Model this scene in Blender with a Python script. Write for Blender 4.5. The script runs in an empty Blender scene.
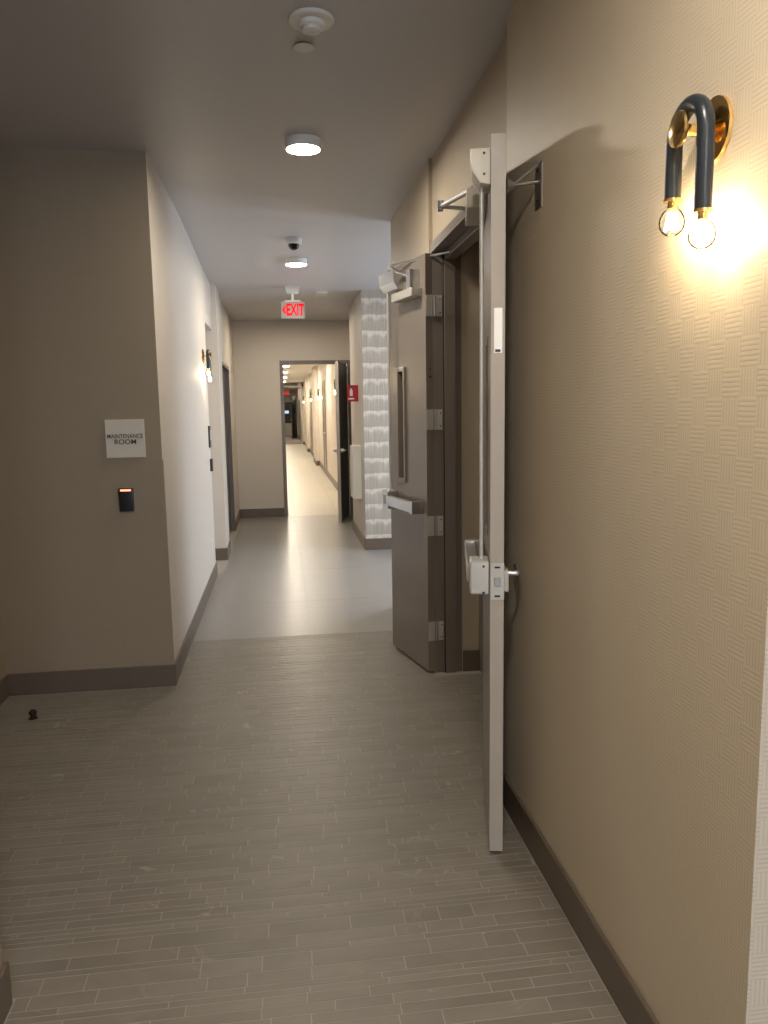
import bpy, bmesh, math, random
from mathutils import Vector, Matrix
random.seed(7)
scene = bpy.context.scene
C = scene.collection

# ------------------------------------------------------------------ camera
EYE = Vector((0.0, 0.0, 1.5))
F_PX, YAW, PITCH, ROLL = 774.07, 0.1309, 0.1342, -0.0161
fw = Vector((math.sin(YAW)*math.cos(PITCH), math.cos(YAW)*math.cos(PITCH), -math.sin(PITCH)))
rt = Vector((math.cos(YAW), -math.sin(YAW), 0)); up = rt.cross(fw)
rt2 = math.cos(ROLL)*rt + math.sin(ROLL)*up; up2 = -math.sin(ROLL)*rt + math.cos(ROLL)*up
cam = bpy.data.cameras.new('camera'); camo = bpy.data.objects.new('camera', cam); C.objects.link(camo)
camo.matrix_world = Matrix(((rt2.x, up2.x, -fw.x, EYE.x), (rt2.y, up2.y, -fw.y, EYE.y), (rt2.z, up2.z, -fw.z, EYE.z), (0, 0, 0, 1)))
cam.sensor_fit = 'VERTICAL'; cam.sensor_height = 36.0; cam.lens = F_PX/1024*36; cam.clip_start = 0.05; cam.clip_end = 200
scene.camera = camo

# ------------------------------------------------------------------ world, daylight, exposure
scene.view_settings.view_transform = 'Standard'; scene.view_settings.look = 'None'
scene.view_settings.gamma = 1; scene.view_settings.use_curve_mapping = False
scene.view_settings.exposure = 1.0
w = bpy.data.worlds.new('world'); scene.world = w; w.use_nodes = True
w.node_tree.nodes['Background'].inputs[0].default_value = (0.62, 0.76, 1.0, 1)
w.node_tree.nodes['Background'].inputs[1].default_value = 0.6

def area(name, loc, direction, sx, sy, power, col):
    l = bpy.data.lights.new(name, 'AREA'); l.shape = 'RECTANGLE'; l.size = sx; l.size_y = sy; l.energy = power; l.color = col
    o = bpy.data.objects.new(name, l); C.objects.link(o); o.location = loc
    o.rotation_euler = Vector(direction).to_track_quat('-Z', 'Y').to_euler(); return o
area('daylight_lobby_window', (1.3, -4.12, 1.55), (0, 1, 0), 1.9, 1.7, 48, (0.70, 0.82, 1.0))
area('daylight_recess_window', (3.14, 6.8, 1.45), (-1, 0, -0.55), 1.4, 1.6, 46, (0.80, 0.88, 1.0))

DISC = 130.0          # strength of the round ceiling lamps
BULB = 0.6          # watts of each sconce bulb
WARM = (1.0, 0.74, 0.42)

# ------------------------------------------------------------------ helpers
class MB:
    def __init__(self): self.bm = bmesh.new()
    def box(self, x0, x1, y0, y1, z0, z1, bevel=0.0, seg=2, mat=0):
        t = bmesh.new(); bmesh.ops.create_cube(t, size=1)
        bmesh.ops.transform(t, verts=t.verts, matrix=Matrix.Translation(((x0+x1)/2, (y0+y1)/2, (z0+z1)/2)) @ Matrix.Diagonal((abs(x1-x0), abs(y1-y0), abs(z1-z0), 1)))
        if bevel: bmesh.ops.bevel(t, geom=t.edges[:], offset=bevel, segments=seg, affect='EDGES', profile=0.7)
        return self._merge(t)
    def _merge(self, t, m=None):
        if m is not None: bmesh.ops.transform(t, verts=t.verts, matrix=m)
        me = bpy.data.meshes.new('tmp'); t.to_mesh(me); t.free(); self.bm.from_mesh(me); bpy.data.meshes.remove(me); return self
    def cyl(self, p0, p1, r, r2=None, seg=16, caps=True):
        p0 = Vector(p0); p1 = Vector(p1); d = p1-p0
        t = bmesh.new(); bmesh.ops.create_cone(t, cap_ends=caps, segments=seg, radius1=r, radius2=r if r2 is None else r2, depth=d.length)
        return self._merge(t, Matrix.Translation((p0+p1)/2) @ d.to_track_quat('Z', 'Y').to_matrix().to_4x4())
    def sphere(self, c, r, sc=(1, 1, 1), seg=20):
        t = bmesh.new(); bmesh.ops.create_uvsphere(t, u_segments=seg, v_segments=seg//2, radius=r)
        return self._merge(t, Matrix.Translation(c) @ Matrix.Diagonal((*sc, 1)))
    def lathe(self, prof, m=None, seg=28):
        t = bmesh.new(); rings = []
        for r, z in prof:
            if r < 1e-6: rings.append([t.verts.new((0, 0, z))])
            else: rings.append([t.verts.new((r*math.cos(2*math.pi*k/seg), r*math.sin(2*math.pi*k/seg), z)) for k in range(seg)])
        for a, b in zip(rings, rings[1:]):
            for k in range(seg):
                k2 = (k+1) % seg
                v = [a[k % len(a)], a[k2 % len(a)], b[k2 % len(b)], b[k % len(b)]]
                u = []
                for q in v:
                    if q not in u: u.append(q)
                if len(u) > 2: t.faces.new(u)
        bmesh.ops.recalc_face_normals(t, faces=t.faces)
        return self._merge(t, m)
    def tube(self, pts, r, seg=12):
        pts = [Vector(q) for q in pts]; t = bmesh.new(); rings = []
        ref = Vector((0.31, 0.17, 0.93))
        n = None
        for i, q in enumerate(pts):
            d = (pts[min(i+1, len(pts)-1)]-pts[max(i-1, 0)]).normalized()
            if n is None: n = d.cross(ref).normalized()
            else: n = (n - d*n.dot(d)).normalized()
            b = d.cross(n)
            rings.append([t.verts.new(q + r*(math.cos(2*math.pi*k/seg)*n + math.sin(2*math.pi*k/seg)*b)) for k in range(seg)])
        for a, b in zip(rings, rings[1:]):
            for k in range(seg): t.faces.new((a[k], a[(k+1) % seg], b[(k+1) % seg], b[k]))
        t.faces.new(rings[0]); t.faces.new(rings[-1][::-1])
        bmesh.ops.recalc_face_normals(t, faces=t.faces)
        return self._merge(t)
    def prism(self, pts, z0, z1, m=None, bevel=0.0):   # polygon in xy, extruded in z
        t = bmesh.new(); f = t.faces.new([t.verts.new((x, y, z0)) for x, y in pts])
        e = bmesh.ops.extrude_face_region(t, geom=[f])
        bmesh.ops.translate(t, verts=[v for v in e['geom'] if isinstance(v, bmesh.types.BMVert)], vec=(0, 0, z1-z0))
        bmesh.ops.recalc_face_normals(t, faces=t.faces)
        if bevel: bmesh.ops.bevel(t, geom=t.edges[:], offset=bevel, segments=2, affect='EDGES', profile=0.7)
        return self._merge(t, m)
    def build(self, name, mat, parent=None, smooth=False):
        me = bpy.data.meshes.new(name); self.bm.to_mesh(me); self.bm.free()
        if smooth:
            for p in me.polygons: p.use_smooth = True
            me.set_sharp_from_angle(angle=math.radians(40))
        me.materials.append(mat)
        o = bpy.data.objects.new(name, me); C.objects.link(o)
        if parent: o.parent = parent
        return o

def tag(o, label=None, cat=None, group=None, kind=None):
    if label: o['label'] = label
    if cat: o['category'] = cat
    if group: o['group'] = group
    if kind: o['kind'] = kind
    return o
def empty(name, loc, rz=0):
    o = bpy.data.objects.new(name, None); C.objects.link(o); o.location = loc; o.rotation_euler = (0, 0, rz); o.empty_display_size = 0.1; return o
def copy_tree(o, parent=None):
    c = o.copy(); C.objects.link(c)
    if parent: c.parent = parent
    for ch in list(o.children): copy_tree(ch, c)
    return c
def text_mesh(name, body, size, depth, mat, parent, loc, rot, bold=0.0, align='CENTER', sx=1.0):
    cu = bpy.data.curves.new(name, 'FONT'); cu.body = body; cu.size = size; cu.extrude = depth; cu.offset = bold; cu.align_x = align; cu.align_y = 'CENTER'
    t = bpy.data.objects.new(name, cu); C.objects.link(t)
    bpy.context.view_layer.update()
    me = bpy.data.meshes.new_from_object(t.evaluated_get(bpy.context.evaluated_depsgraph_get()))
    bpy.data.objects.remove(t); me.materials.clear(); me.materials.append(mat)
    o = bpy.data.objects.new(name, me); C.objects.link(o); o.parent = parent; o.location = loc; o.rotation_euler = rot; o.scale = (sx, 1, 1); return o

# ------------------------------------------------------------------ materials
def mat(name, col, rough=0.6, metal=0.0, emit=None, es=0.0, spec=None):
    m = bpy.data.materials.new(name); m.use_nodes = True; b = m.node_tree.nodes['Principled BSDF']
    b.inputs['Base Color'].default_value = (*col, 1); b.inputs['Roughness'].default_value = rough; b.inputs['Metallic'].default_value = metal
    if spec is not None: b.inputs['Specular IOR Level'].default_value = spec
    if emit: b.inputs['Emission Color'].default_value = (*emit, 1); b.inputs['Emission Strength'].default_value = es
    return m
class NT:
    def __init__(s, m): s.t = m.node_tree; s.b = s.t.nodes['Principled BSDF']
    def n(s, typ, **k):
        x = s.t.nodes.new(typ)
        for a, v in k.items(): setattr(x, a, v)
        return x
    def l(s, a, b): s.t.links.new(a, b)
    def m(s, op, a, b=None, c=None):
        x = s.t.nodes.new('ShaderNodeMath'); x.operation = op
        for i, v in enumerate((a, b, c)):
            if v is None: continue
            if isinstance(v, (int, float)): x.inputs[i].default_value = v
            else: s.l(v, x.inputs[i])
        return x.outputs[0]
    def mix(s, f, a, b):
        x = s.t.nodes.new('ShaderNodeMix'); x.data_type = 'RGBA'
        for i, v in ((0, f), (6, a), (7, b)):
            if isinstance(v, (int, float)): x.inputs[i].default_value = v
            elif isinstance(v, tuple): x.inputs[i].default_value = (*v, 1)
            else: s.l(v, x.inputs[i])
        return x.outputs[2]
    def pos(s):
        g = s.n('ShaderNodeNewGeometry'); p = s.n('ShaderNodeSeparateXYZ'); s.l(g.outputs['Position'], p.inputs[0]); return g.outputs['Position'], p.outputs[0], p.outputs[1], p.outputs[2]
    def noise(s, vec, scale, detail=3, rough=0.55, dist=0.0):
        x = s.n('ShaderNodeTexNoise'); x.inputs['Scale'].default_value = scale; x.inputs['Detail'].default_value = detail; x.inputs['Roughness'].default_value = rough; x.inputs['Distortion'].default_value = dist
        s.l(vec, x.inputs['Vector']); return x.outputs['Fac']
    def smooth(s, v, a, b, o0=0.0, o1=1.0):
        x = s.n('ShaderNodeMapRange', interpolation_type='SMOOTHSTEP'); s.l(v, x.inputs[0])
        for i, q in ((1, a), (2, b), (3, o0), (4, o1)): x.inputs[i].default_value = q
        return x.outputs[0]
    def bump(s, h, dist, strength=1.0):
        x = s.n('ShaderNodeBump'); x.inputs['Strength'].default_value = strength; x.inputs['Distance'].default_value = dist; s.l(h, x.inputs['Height']); s.l(x.outputs[0], s.b.inputs['Normal'])
    def scalevec(s, v, sc):
        x = s.n('ShaderNodeMapping'); x.inputs['Scale'].default_value = sc; s.l(v, x.inputs[0]); return x.outputs[0]

def wallpaper_weave():      # embossed basket weave: blocks of horizontal ribs beside blocks of vertical dotted ribs
    m = mat('basket_weave_wallpaper', (0.5, 0.43, 0.33), 0.5); t = NT(m); P, x, y, z = t.pos()
    h = t.m('ADD', x, y)
    bw = 0.052
    u = t.m('DIVIDE', h, bw); v = t.m('DIVIDE', z, bw)
    chk = t.m('FLOORED_MODULO', t.m('ADD', t.m('FLOOR', u), t.m('FLOOR', v)), 2)
    hor = t.m('POWER', t.m('ABSOLUTE', t.m('SINE', t.m('MULTIPLY', z, math.pi/(bw/6)))), 0.3)
    ver = t.m('POWER', t.m('ABSOLUTE', t.m('SINE', t.m('MULTIPLY', h, math.pi/(bw/6)))), 0.35)
    dots = t.m('POWER', t.m('ABSOLUTE', t.m('SINE', t.m('MULTIPLY', z, math.pi/0.006))), 0.6)
    ver = t.m('MAXIMUM', ver, t.m('MULTIPLY', dots, 0.8))
    hgt = t.m('ADD', t.m('MULTIPLY', hor, chk), t.m('MULTIPLY', ver, t.m('SUBTRACT', 1, chk)))
    n = t.noise(P, 3.0, 2)
    c = t.mix(n, (0.60, 0.525, 0.41), (0.67, 0.59, 0.465))
    groove = t.mix(hgt, (0.41, 0.35, 0.26), c)  # darker grooves: paper colour plus the embossing's thin shadows painted in
    t.l(groove, t.b.inputs['Base Color']); t.bump(hgt, 0.0007, 0.45)
    return m
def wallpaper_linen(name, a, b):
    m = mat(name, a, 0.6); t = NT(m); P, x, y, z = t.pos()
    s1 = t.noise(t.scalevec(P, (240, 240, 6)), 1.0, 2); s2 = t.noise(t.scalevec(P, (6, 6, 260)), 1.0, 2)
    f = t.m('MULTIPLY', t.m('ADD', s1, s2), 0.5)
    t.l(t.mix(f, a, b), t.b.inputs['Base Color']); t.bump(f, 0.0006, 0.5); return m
def wallpaper_feather():    # printed rows of pale scallops with vertical brush strokes
    m = mat('scallop_print_wallpaper', (0.5, 0.47, 0.42), 0.6); t = NT(m); P, x, y, z = t.pos()
    wob = t.m('MULTIPLY', t.m('SUBTRACT', t.noise(P, 9.0, 2), 0.5), 0.05)
    rowh, colw = 0.163, 0.145
    v = t.m('DIVIDE', t.m('ADD', z, t.m('MULTIPLY', wob, 0.5)), rowh); row = t.m('FLOOR', v)
    u = t.m('ADD', t.m('DIVIDE', t.m('ADD', x, wob), colw), t.m('MULTIPLY', t.m('FLOORED_MODULO', row, 2), 0.5))
    uf = t.m('SUBTRACT', t.m('MULTIPLY', t.m('FRACT', u), 2), 1)
    arch = t.m('MULTIPLY', t.m('POWER', t.m('ABSOLUTE', uf), 2.5), -0.20)      # top edge of the tuft
    vf = t.m('FRACT', v)
    d = t.m('SUBTRACT', t.m('ADD', arch, 0.96), vf)                            # distance below the top edge
    edge = t.m('SUBTRACT', 1, t.smooth(t.m('ABSOLUTE', d), 0.0, 0.30))
    below = t.smooth(d, 0.9, -0.1)
    stroke = t.noise(t.scalevec(P, (85, 85, 3.0)), 1.0, 2)
    stroke = t.smooth(stroke, 0.42, 0.62)
    f = t.m('MINIMUM', t.m('ADD', t.m('MULTIPLY', edge, 0.75), t.m('MULTIPLY', t.m('MULTIPLY', stroke, 0.45), t.m('ADD', below, 0.3))), 1.0)
    t.l(t.mix(f, (0.37, 0.335, 0.285), (0.64, 0.60, 0.53)), t.b.inputs['Base Color']); return m
def stone(name, attr=None, base=((0.175, 0.156, 0.131), (0.236, 0.214, 0.184)), vein=(0.42, 0.39, 0.33), vamt=0.6, rough=0.42, rnd_amt=0.5):
    m = mat(name, base[0], rough); t = NT(m); P, x, y, z = t.pos()
    if attr:
        a = t.n('ShaderNodeAttribute', attribute_name=attr); r = a.outputs['Fac']
    else:
        r = t.n('ShaderNodeObjectInfo').outputs['Random']
    off = t.n('ShaderNodeCombineXYZ'); t.l(t.m('MULTIPLY', r, 37.0), off.inputs[0]); t.l(t.m('MULTIPLY', r, 91.0), off.inputs[1])
    ad = t.n('ShaderNodeVectorMath', operation='ADD'); t.l(P, ad.inputs[0]); t.l(off.outputs[0], ad.inputs[1]); Q = ad.outputs[0]
    n = t.noise(t.scalevec(Q, (1, 2.2, 1)), 5.0, 5, 0.6)
    f = t.m('ADD', t.m('MULTIPLY', t.smooth(n, 0.32, 0.68), 1-rnd_amt), t.m('MULTIPLY', r, rnd_amt))
    c = t.mix(f, base[0], base[1])
    vn = t.noise(Q, 3.2, 4, 0.55, 1.2)
    vm = t.m('SUBTRACT', 1, t.smooth(t.m('ABSOLUTE', t.m('SUBTRACT', vn, 0.5)), 0.0, 0.014))
    patch = t.smooth(t.noise(Q, 3.0, 2), 0.55, 0.68)
    c = t.mix(t.m('MULTIPLY', t.m('MULTIPLY', vm, patch), vamt), c, vein)
    t.l(c, t.b.inputs['Base Color'])
    t.l(t.m('ADD', t.m('MULTIPLY', n, 0.2), rough-0.1), t.b.inputs['Roughness']); t.bump(n, 0.0006, 0.4); return m
def brushed(name, col, rough):
    m = mat(name, col, rough, 1.0); t = NT(m); P, x, y, z = t.pos()
    n = t.noise(t.scalevec(P, (20, 20, 900)), 1.0, 2); t.l(t.m('ADD', t.m('MULTIPLY', n, 0.2), rough-0.1), t.b.inputs['Roughness']); return m
def painted(name, col, rough, amt=0.06):
    m = mat(name, col, rough); t = NT(m); P, x, y, z = t.pos(); n = t.noise(P, 14.0, 4)
    t.l(t.mix(n, tuple(c*(1-amt) for c in col), tuple(c*(1+amt) for c in col)), t.b.inputs['Base Color']); t.bump(t.noise(P, 260, 2), 0.0003, 0.3); return m
def glass_thin(name, tint=(1, 1, 1), k=0.12):
    m = bpy.data.materials.new(name); m.use_nodes = True; t = m.node_tree; t.nodes.remove(t.nodes['Principled BSDF'])
    a = t.nodes.new('ShaderNodeBsdfTransparent'); a.inputs[0].default_value = (*tint, 1); g = t.nodes.new('ShaderNodeBsdfGlossy'); g.inputs['Roughness'].default_value = 0.03
    lw = t.nodes.new('ShaderNodeLayerWeight'); lw.inputs[0].default_value = k
    x = t.nodes.new('ShaderNodeMixShader'); t.links.new(lw.outputs['Fresnel'], x.inputs[0]); t.links.new(a.outputs[0], x.inputs[1]); t.links.new(g.outputs[0], x.inputs[2]); t.links.new(x.outputs[0], t.nodes['Material Output'].inputs[0]); return m

M = dict(
    weave=wallpaper_weave(), linen=wallpaper_linen('linen_wallpaper', (0.44, 0.375, 0.285), (0.54, 0.465, 0.36)),
    pale=wallpaper_linen('pale_linen_wallpaper', (0.60, 0.545, 0.475), (0.68, 0.62, 0.545)), feather=wallpaper_feather(),  # first linen is paler in place of brighter light on the walls
    ceil=painted('ceiling_paint', (0.50, 0.49, 0.495), 0.42, 0.03), ceil2=painted('far_ceiling_paint', (0.72, 0.70, 0.66), 0.6, 0.02),
    base=painted('baseboard_tile', (0.135, 0.105, 0.08), 0.4, 0.08), grout=painted('grout', (0.36, 0.325, 0.275), 0.8, 0.1),
    mosaic=stone('mosaic_stone'), mosaic_s=stone('mosaic_stone_field', 'tint'),
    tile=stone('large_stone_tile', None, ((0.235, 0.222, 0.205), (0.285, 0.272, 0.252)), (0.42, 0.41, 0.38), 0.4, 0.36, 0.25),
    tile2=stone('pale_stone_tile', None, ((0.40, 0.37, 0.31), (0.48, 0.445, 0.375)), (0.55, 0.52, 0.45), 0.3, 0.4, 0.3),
    carpet=painted('carpet', (0.20, 0.17, 0.145), 0.95, 0.3),
    door=painted('taupe_door_paint', (0.225, 0.19, 0.162), 0.3, 0.03), edge=painted('door_edge_paint', (0.46, 0.42, 0.375), 0.35, 0.03),
    dark=painted('dark_door_paint', (0.055, 0.055, 0.06), 0.4, 0.05),
    frame=painted('frame_paint', (0.20, 0.172, 0.15), 0.32, 0.03),
    steel=mat('brushed_steel', (0.66, 0.67, 0.69), 0.32, 1.0), tan=wallpaper_linen('tan_linen_wallpaper', (0.265, 0.21, 0.143), (0.345, 0.28, 0.195)), platew=mat('satin_nickel', (0.85, 0.85, 0.82), 0.3, 0.3), alu=mat('satin_aluminium_paint', (0.62, 0.61, 0.58), 0.4, 0.25),  # darker linen here: dimness of the alcove put into the wall colour
    chrome=mat('polished_steel', (0.8, 0.8, 0.8), 0.12, 1.0), gold=mat('polished_brass', (0.90, 0.62, 0.25), 0.16, 1.0),
    black=mat('black_plastic', (0.012, 0.012, 0.013), 0.35), blackm=mat('navy_black_enamel', (0.018, 0.024, 0.032), 0.3),
    white=mat('white_plastic', (0.74, 0.73, 0.69), 0.45), bracketp=mat('cream_enamel', (0.72, 0.69, 0.60), 0.4),
    sign=painted('sign_acrylic', (0.66, 0.61, 0.52), 0.4, 0.02), ink=mat('dark_lettering', (0.05, 0.042, 0.035), 0.5),
    bronze=mat('dark_bronze', (0.06, 0.04, 0.025), 0.35, 0.8), rubber=mat('black_rubber', (0.01, 0.01, 0.01), 0.8),
    glass=glass_thin('clear_bulb_glass'), dglass=mat('dark_window_glass', (0.02, 0.02, 0.022), 0.08), tint=glass_thin('smoked_dome', (0.15, 0.15, 0.16), 0.3),
    pane=glass_thin('clear_pane', (0.97, 0.98, 1.0), 0.2),
    red=mat('red_sign_paint', (0.45, 0.015, 0.03), 0.4), whitep=mat('white_print', (0.8, 0.8, 0.78), 0.5),
    disc=mat('lamp_diffuser', (0.9, 0.9, 0.9), 0.5, 0, (1.0, 0.88, 0.72), DISC), disc3=mat('lobby_lamp_diffuser', (0.9, 0.9, 0.9), 0.5, 0, (1.0, 0.88, 0.72), DISC*1.45), disc2=mat('far_lamp_diffuser', (0.9, 0.9, 0.9), 0.5, 0, (1.0, 0.88, 0.70), DISC*2.2),
    fil=mat('lamp_filament', (1, 0.8, 0.5), 0.5, 0, (1.0, 0.80, 0.50), 60), exitred=mat('exit_red_light', (0.45, 0.004, 0.004), 0.6, 0, (1.0, 0.006, 0.01), 0.55, 0.1),
    ledred=mat('reader_led', (1, 0.2, 0.15), 0.5, 0, (1.0, 0.16, 0.09), 2.5), ledblue=mat('screen_glow', (0.1, 0.15, 0.3), 0.5, 0, (0.6, 0.75, 1.0), 0.5),
    panel=mat('exit_panel', (0.33, 0.33, 0.32), 0.4), brass_edge=mat('gold_rim', (0.85, 0.6, 0.25), 0.25, 1.0),
)

# ------------------------------------------------------------------ structure
XL, YA, YE = -0.624, 4.2214, 10.91
ZC, ZC2, ZC3 = 2.796, 2.69, 2.60
def struct(name, mb, m, label, cat, parent=None): return tag(mb.build(name, m, parent), label, cat, None, 'structure')

# floor slab shows as the joints between the tiles
fl = struct('floor', MB().box(-1.7, 3.1, -4.3, 11.06, -0.06, -0.0004).box(-0.7, 1.3, 11.06, 46, -0.06, -0.0004), M['grout'], 'corridor floor of narrow stone strips and large stone tiles', 'floor')
# ceiling, dropping slightly towards the end wall
cb = bmesh.new()
prof = [(-4.3, ZC), (5.6, ZC), (8.07, ZC2), (YE+0.15, ZC2), (YE+0.15, 2.95), (-4.3, 2.95)]
MBc = MB().prism([(y, z) for y, z in prof], -1.7, 3.1, Matrix(((0, 0, 1, 0), (1, 0, 0, 0), (0, 1, 0, 0), (0, 0, 0, 1))))
struct('ceiling', MBc, M['ceil'], 'grey painted corridor ceiling with round lamps', 'ceiling')
struct('ceiling', MB().box(-0.7, 1.3, YE+0.15, 46, ZC3, ZC3+0.1).box(-0.6, 1.02, 33.0, 33.4, 2.42, ZC3), M['ceil2'], 'pale ceiling of the hall beyond the end door', 'ceiling')

ZT = 2.83
# right side
struct('wall_right', MB().box(0.80, 2.75, 1.17, 2.60, 0, ZT).box(0.80, 0.98, 2.60, 2.71, 0, ZT), M['weave'], 'beige wallpapered wall with embossed basket weave', 'wall')
struct('wall_right', MB().box(0.84, 0.98, 2.71, 2.93, 0, ZT).box(0.84, 0.98, 2.93, 4.22, 2.36, ZT).box(0.82, 0.98, 4.22, 5.62, 0, ZT), M['linen'], 'plain beige wall around the open double doors', 'wall')
struct('wall_vestibule', MB().box(0.985, 1.14, 4.172, 4.3, 0, ZT).box(1.14, 1.24, 2.60, 4.3, 0, ZT), M['linen'], 'beige wall inside the open double doorway', 'wall')
struct('wall_recess', MB().box(0.98, 3.0, 5.52, 5.62, 0, ZT).box(3.0, 3.1, 5.52, 6.05, 0, ZT).box(3.0, 3.1, 7.55, 8.1, 0, ZT).box(3.0, 3.1, 6.05, 7.55, 0, 0.55).box(3.0, 3.1, 6.05, 7.55, 2.45, ZT), M['linen'], 'beige wall of the side recess past the double doors', 'wall')
struct('wall_pilaster', MB().box(0.865, 3.0, 8.07, 8.10, 0, ZT), M['feather'], 'wall papered with pale grey scallop rows beyond the recess', 'wall')
struct('wall_right', MB().box(0.865, 3.0, 8.10, 9.5, 0, ZT).box(1.04, 3.0, 9.5, YE, 0, ZT), M['pale'], 'beige wall carrying the white cabinet', 'wall')
# left side
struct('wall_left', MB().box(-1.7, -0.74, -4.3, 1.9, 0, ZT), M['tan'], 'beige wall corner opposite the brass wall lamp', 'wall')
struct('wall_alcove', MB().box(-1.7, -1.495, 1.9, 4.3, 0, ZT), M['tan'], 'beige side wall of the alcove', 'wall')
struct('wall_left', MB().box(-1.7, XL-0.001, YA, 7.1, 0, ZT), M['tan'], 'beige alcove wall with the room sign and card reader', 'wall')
struct('wall_left', MB().box(XL-0.001, XL, YA+0.001, 7.1, 0, ZT).box(-0.9, XL, 7.1, 7.83, 2.27, ZT).box(-0.9, -0.575, 7.83, 8.30, 0, ZT).box(-0.9, -0.60, 8.30, 9.75, 2.02, ZT).box(-0.9, -0.60, 9.75, YE, 0, ZT), M['pale'], 'pale corridor wall with a small wall lamp', 'wall')  # thin skin gives the lit side of the corner a paler colour
# end wall with its door opening
struct('wall_end', MB().box(-1.0, 0.02, YE, YE+0.15, 0, ZT).box(1.0, 1.4, YE, YE+0.15, 0, ZT).box(0.02, 1.0, YE, YE+0.15, 2.16, ZT), M['pale'], 'beige end wall around the open doorway', 'wall')  # paler linen colour brightens this wall in place of light
# lobby behind the camera
struct('wall_lobby', MB().box(2.7, 2.8, -4.3, 1.2, 0, ZT).box(-0.8, 0.3, -4.1, -4.0, 0, ZT).box(2.3, 2.75, -4.1, -4.0, 0, ZT).box(0.3, 2.3, -4.1, -4.0, 0, 0.65).box(0.3, 2.3, -4.1, -4.0, 2.45, ZT), M['linen'], 'beige wall with a window behind the viewpoint', 'wall')
def window(name, axis, a0, a1, c, z0, z1, label):
    r = empty(name, (0, 0, 0)); tag(r, label, 'window', None, 'structure')
    def bx(mb, p0, p1, q0, q1, d): return mb.box(p0, p1, c-d, c+d, q0, q1) if axis == 'x' else mb.box(c-d, c+d, p0, p1, q0, q1)
    f = MB(); t = 0.05
    bx(f, a0, a1, z0, z0+t, 0.03); bx(f, a0, a1, z1-t, z1, 0.03); bx(f, a0, a0+t, z0+t, z1-t, 0.03); bx(f, a1-t, a1, z0+t, z1-t, 0.03); bx(f, (a0+a1)/2-0.02, (a0+a1)/2+0.02, z0+t, z1-t, 0.02)
    f.build('window_frame', M['white'], r)
    mid = (a0+a1)/2
    for p0, p1 in ((a0+t, mid-0.02), (mid+0.02, a1-t)): bx(MB(), p0, p1, z0+t, z1-t, 0.003).build('pane', M['pane'], r)
window('window_1', 'x', 0.3, 2.3, -4.05, 0.65, 2.45, 'wide window behind the viewpoint')
window('window_2', 'y', 6.05, 7.55, 3.05, 0.55, 2.45, 'window at the end of the side recess')
# far hall beyond the end door
WF = 1.02
fh = MB().box(WF, 1.3, YE+0.15, 46, 0, 2.7).box(0.93, WF, 20.6, 22.2, 0, 2.7).box(0.93, WF, 27.2, 28.6, 0, 2.7).box(0.95, WF, 33.0, 35.5, 0, 2.7)
struct('wall_far', fh, M['pale'], 'pale hall wall with shallow piers beyond the end door', 'wall')
struct('wall_far', MB().box(-0.7, -0.6, YE+0.15, 46, 0, 2.7).box(-0.6, WF, 45, 45.1, 0, 2.7), M['pale'], 'pale wall closing the far hall', 'wall')

# baseboards
def bb(name, boxes, label):
    m = MB()
    for x0, x1, y0, y1 in boxes: m.box(x0, x1, y0, y1, 0.0, 0.122, 0.003, 1)
    struct(name, m, M['base'], label, 'baseboard')
T = 0.012
bb('baseboard_right', [(0.80-T, 0.80, 1.17-T, 2.71+T), (0.80-T, 2.7, 1.17-T, 1.17)], 'dark taupe baseboard under the basket weave wallpaper')
bb('baseboard_right', [(0.82-T, 0.82, 4.23, 5.62+T), (0.82-T, 3.0, 5.62, 5.62+T)], 'dark taupe baseboard past the double doors')
bb('baseboard_vestibule', [(0.99, 1.085, 4.172-T, 4.172)], 'short dark taupe baseboard inside the double doorway')
bb('baseboard_pilaster', [(0.865-T, 3.0, 8.07-T, 8.07), (0.865-T, 0.865, 8.07, 9.5+T)], 'dark taupe baseboard under the scallop wallpaper')
bb('baseboard_alcove', [(-1.495, XL+T, YA-T, YA), (-1.495, -1.495+T, 1.9, YA-T)], 'dark taupe baseboard around the alcove')
bb('baseboard_left', [(XL, XL+T, YA, 7.1), (-0.80, -0.575+T, 7.83-T, 7.83), (-0.575, -0.575+T, 7.83, 8.30), (-0.60, -0.60+T, 9.75, YE-T)], 'dark taupe baseboard along the pale corridor wall')
bb('baseboard_left', [(-0.74, -0.74+T, -4.0, 1.9+T), (-1.49, -0.74, 1.9, 1.9+T)], 'dark taupe baseboard at the wall corner opposite the brass lamp')
bb('baseboard_end', [(-0.60+T, 0.02, YE-T, YE)], 'dark taupe baseboard left of the end doorway')
bb('baseboard_far', [(WF-T, WF, 11.1, 20.6), (0.93-T, WF, 20.6-T, 20.6), (0.93-T, 0.93, 20.6, 22.2), (WF-T, WF, 22.2, 27.2), (0.93-T, WF, 27.2-T, 27.2), (WF-T, WF, 28.6, 33), (0.95-T, WF, 33-T, 33)], 'dark baseboard of the hall beyond the end door')

# corner guard strip on the alcove corner, up to shoulder height
cg = MB().box(XL-0.022, XL+0.0022, YA-0.0022, YA, 0.125, 1.245).box(XL, XL+0.0022, YA, YA+0.024, 0.125, 1.245)
tag(cg.build('corner_guard', M['tan']), 'thin beige corner guard on the outer corner beside the room sign', 'corner guard')

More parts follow.
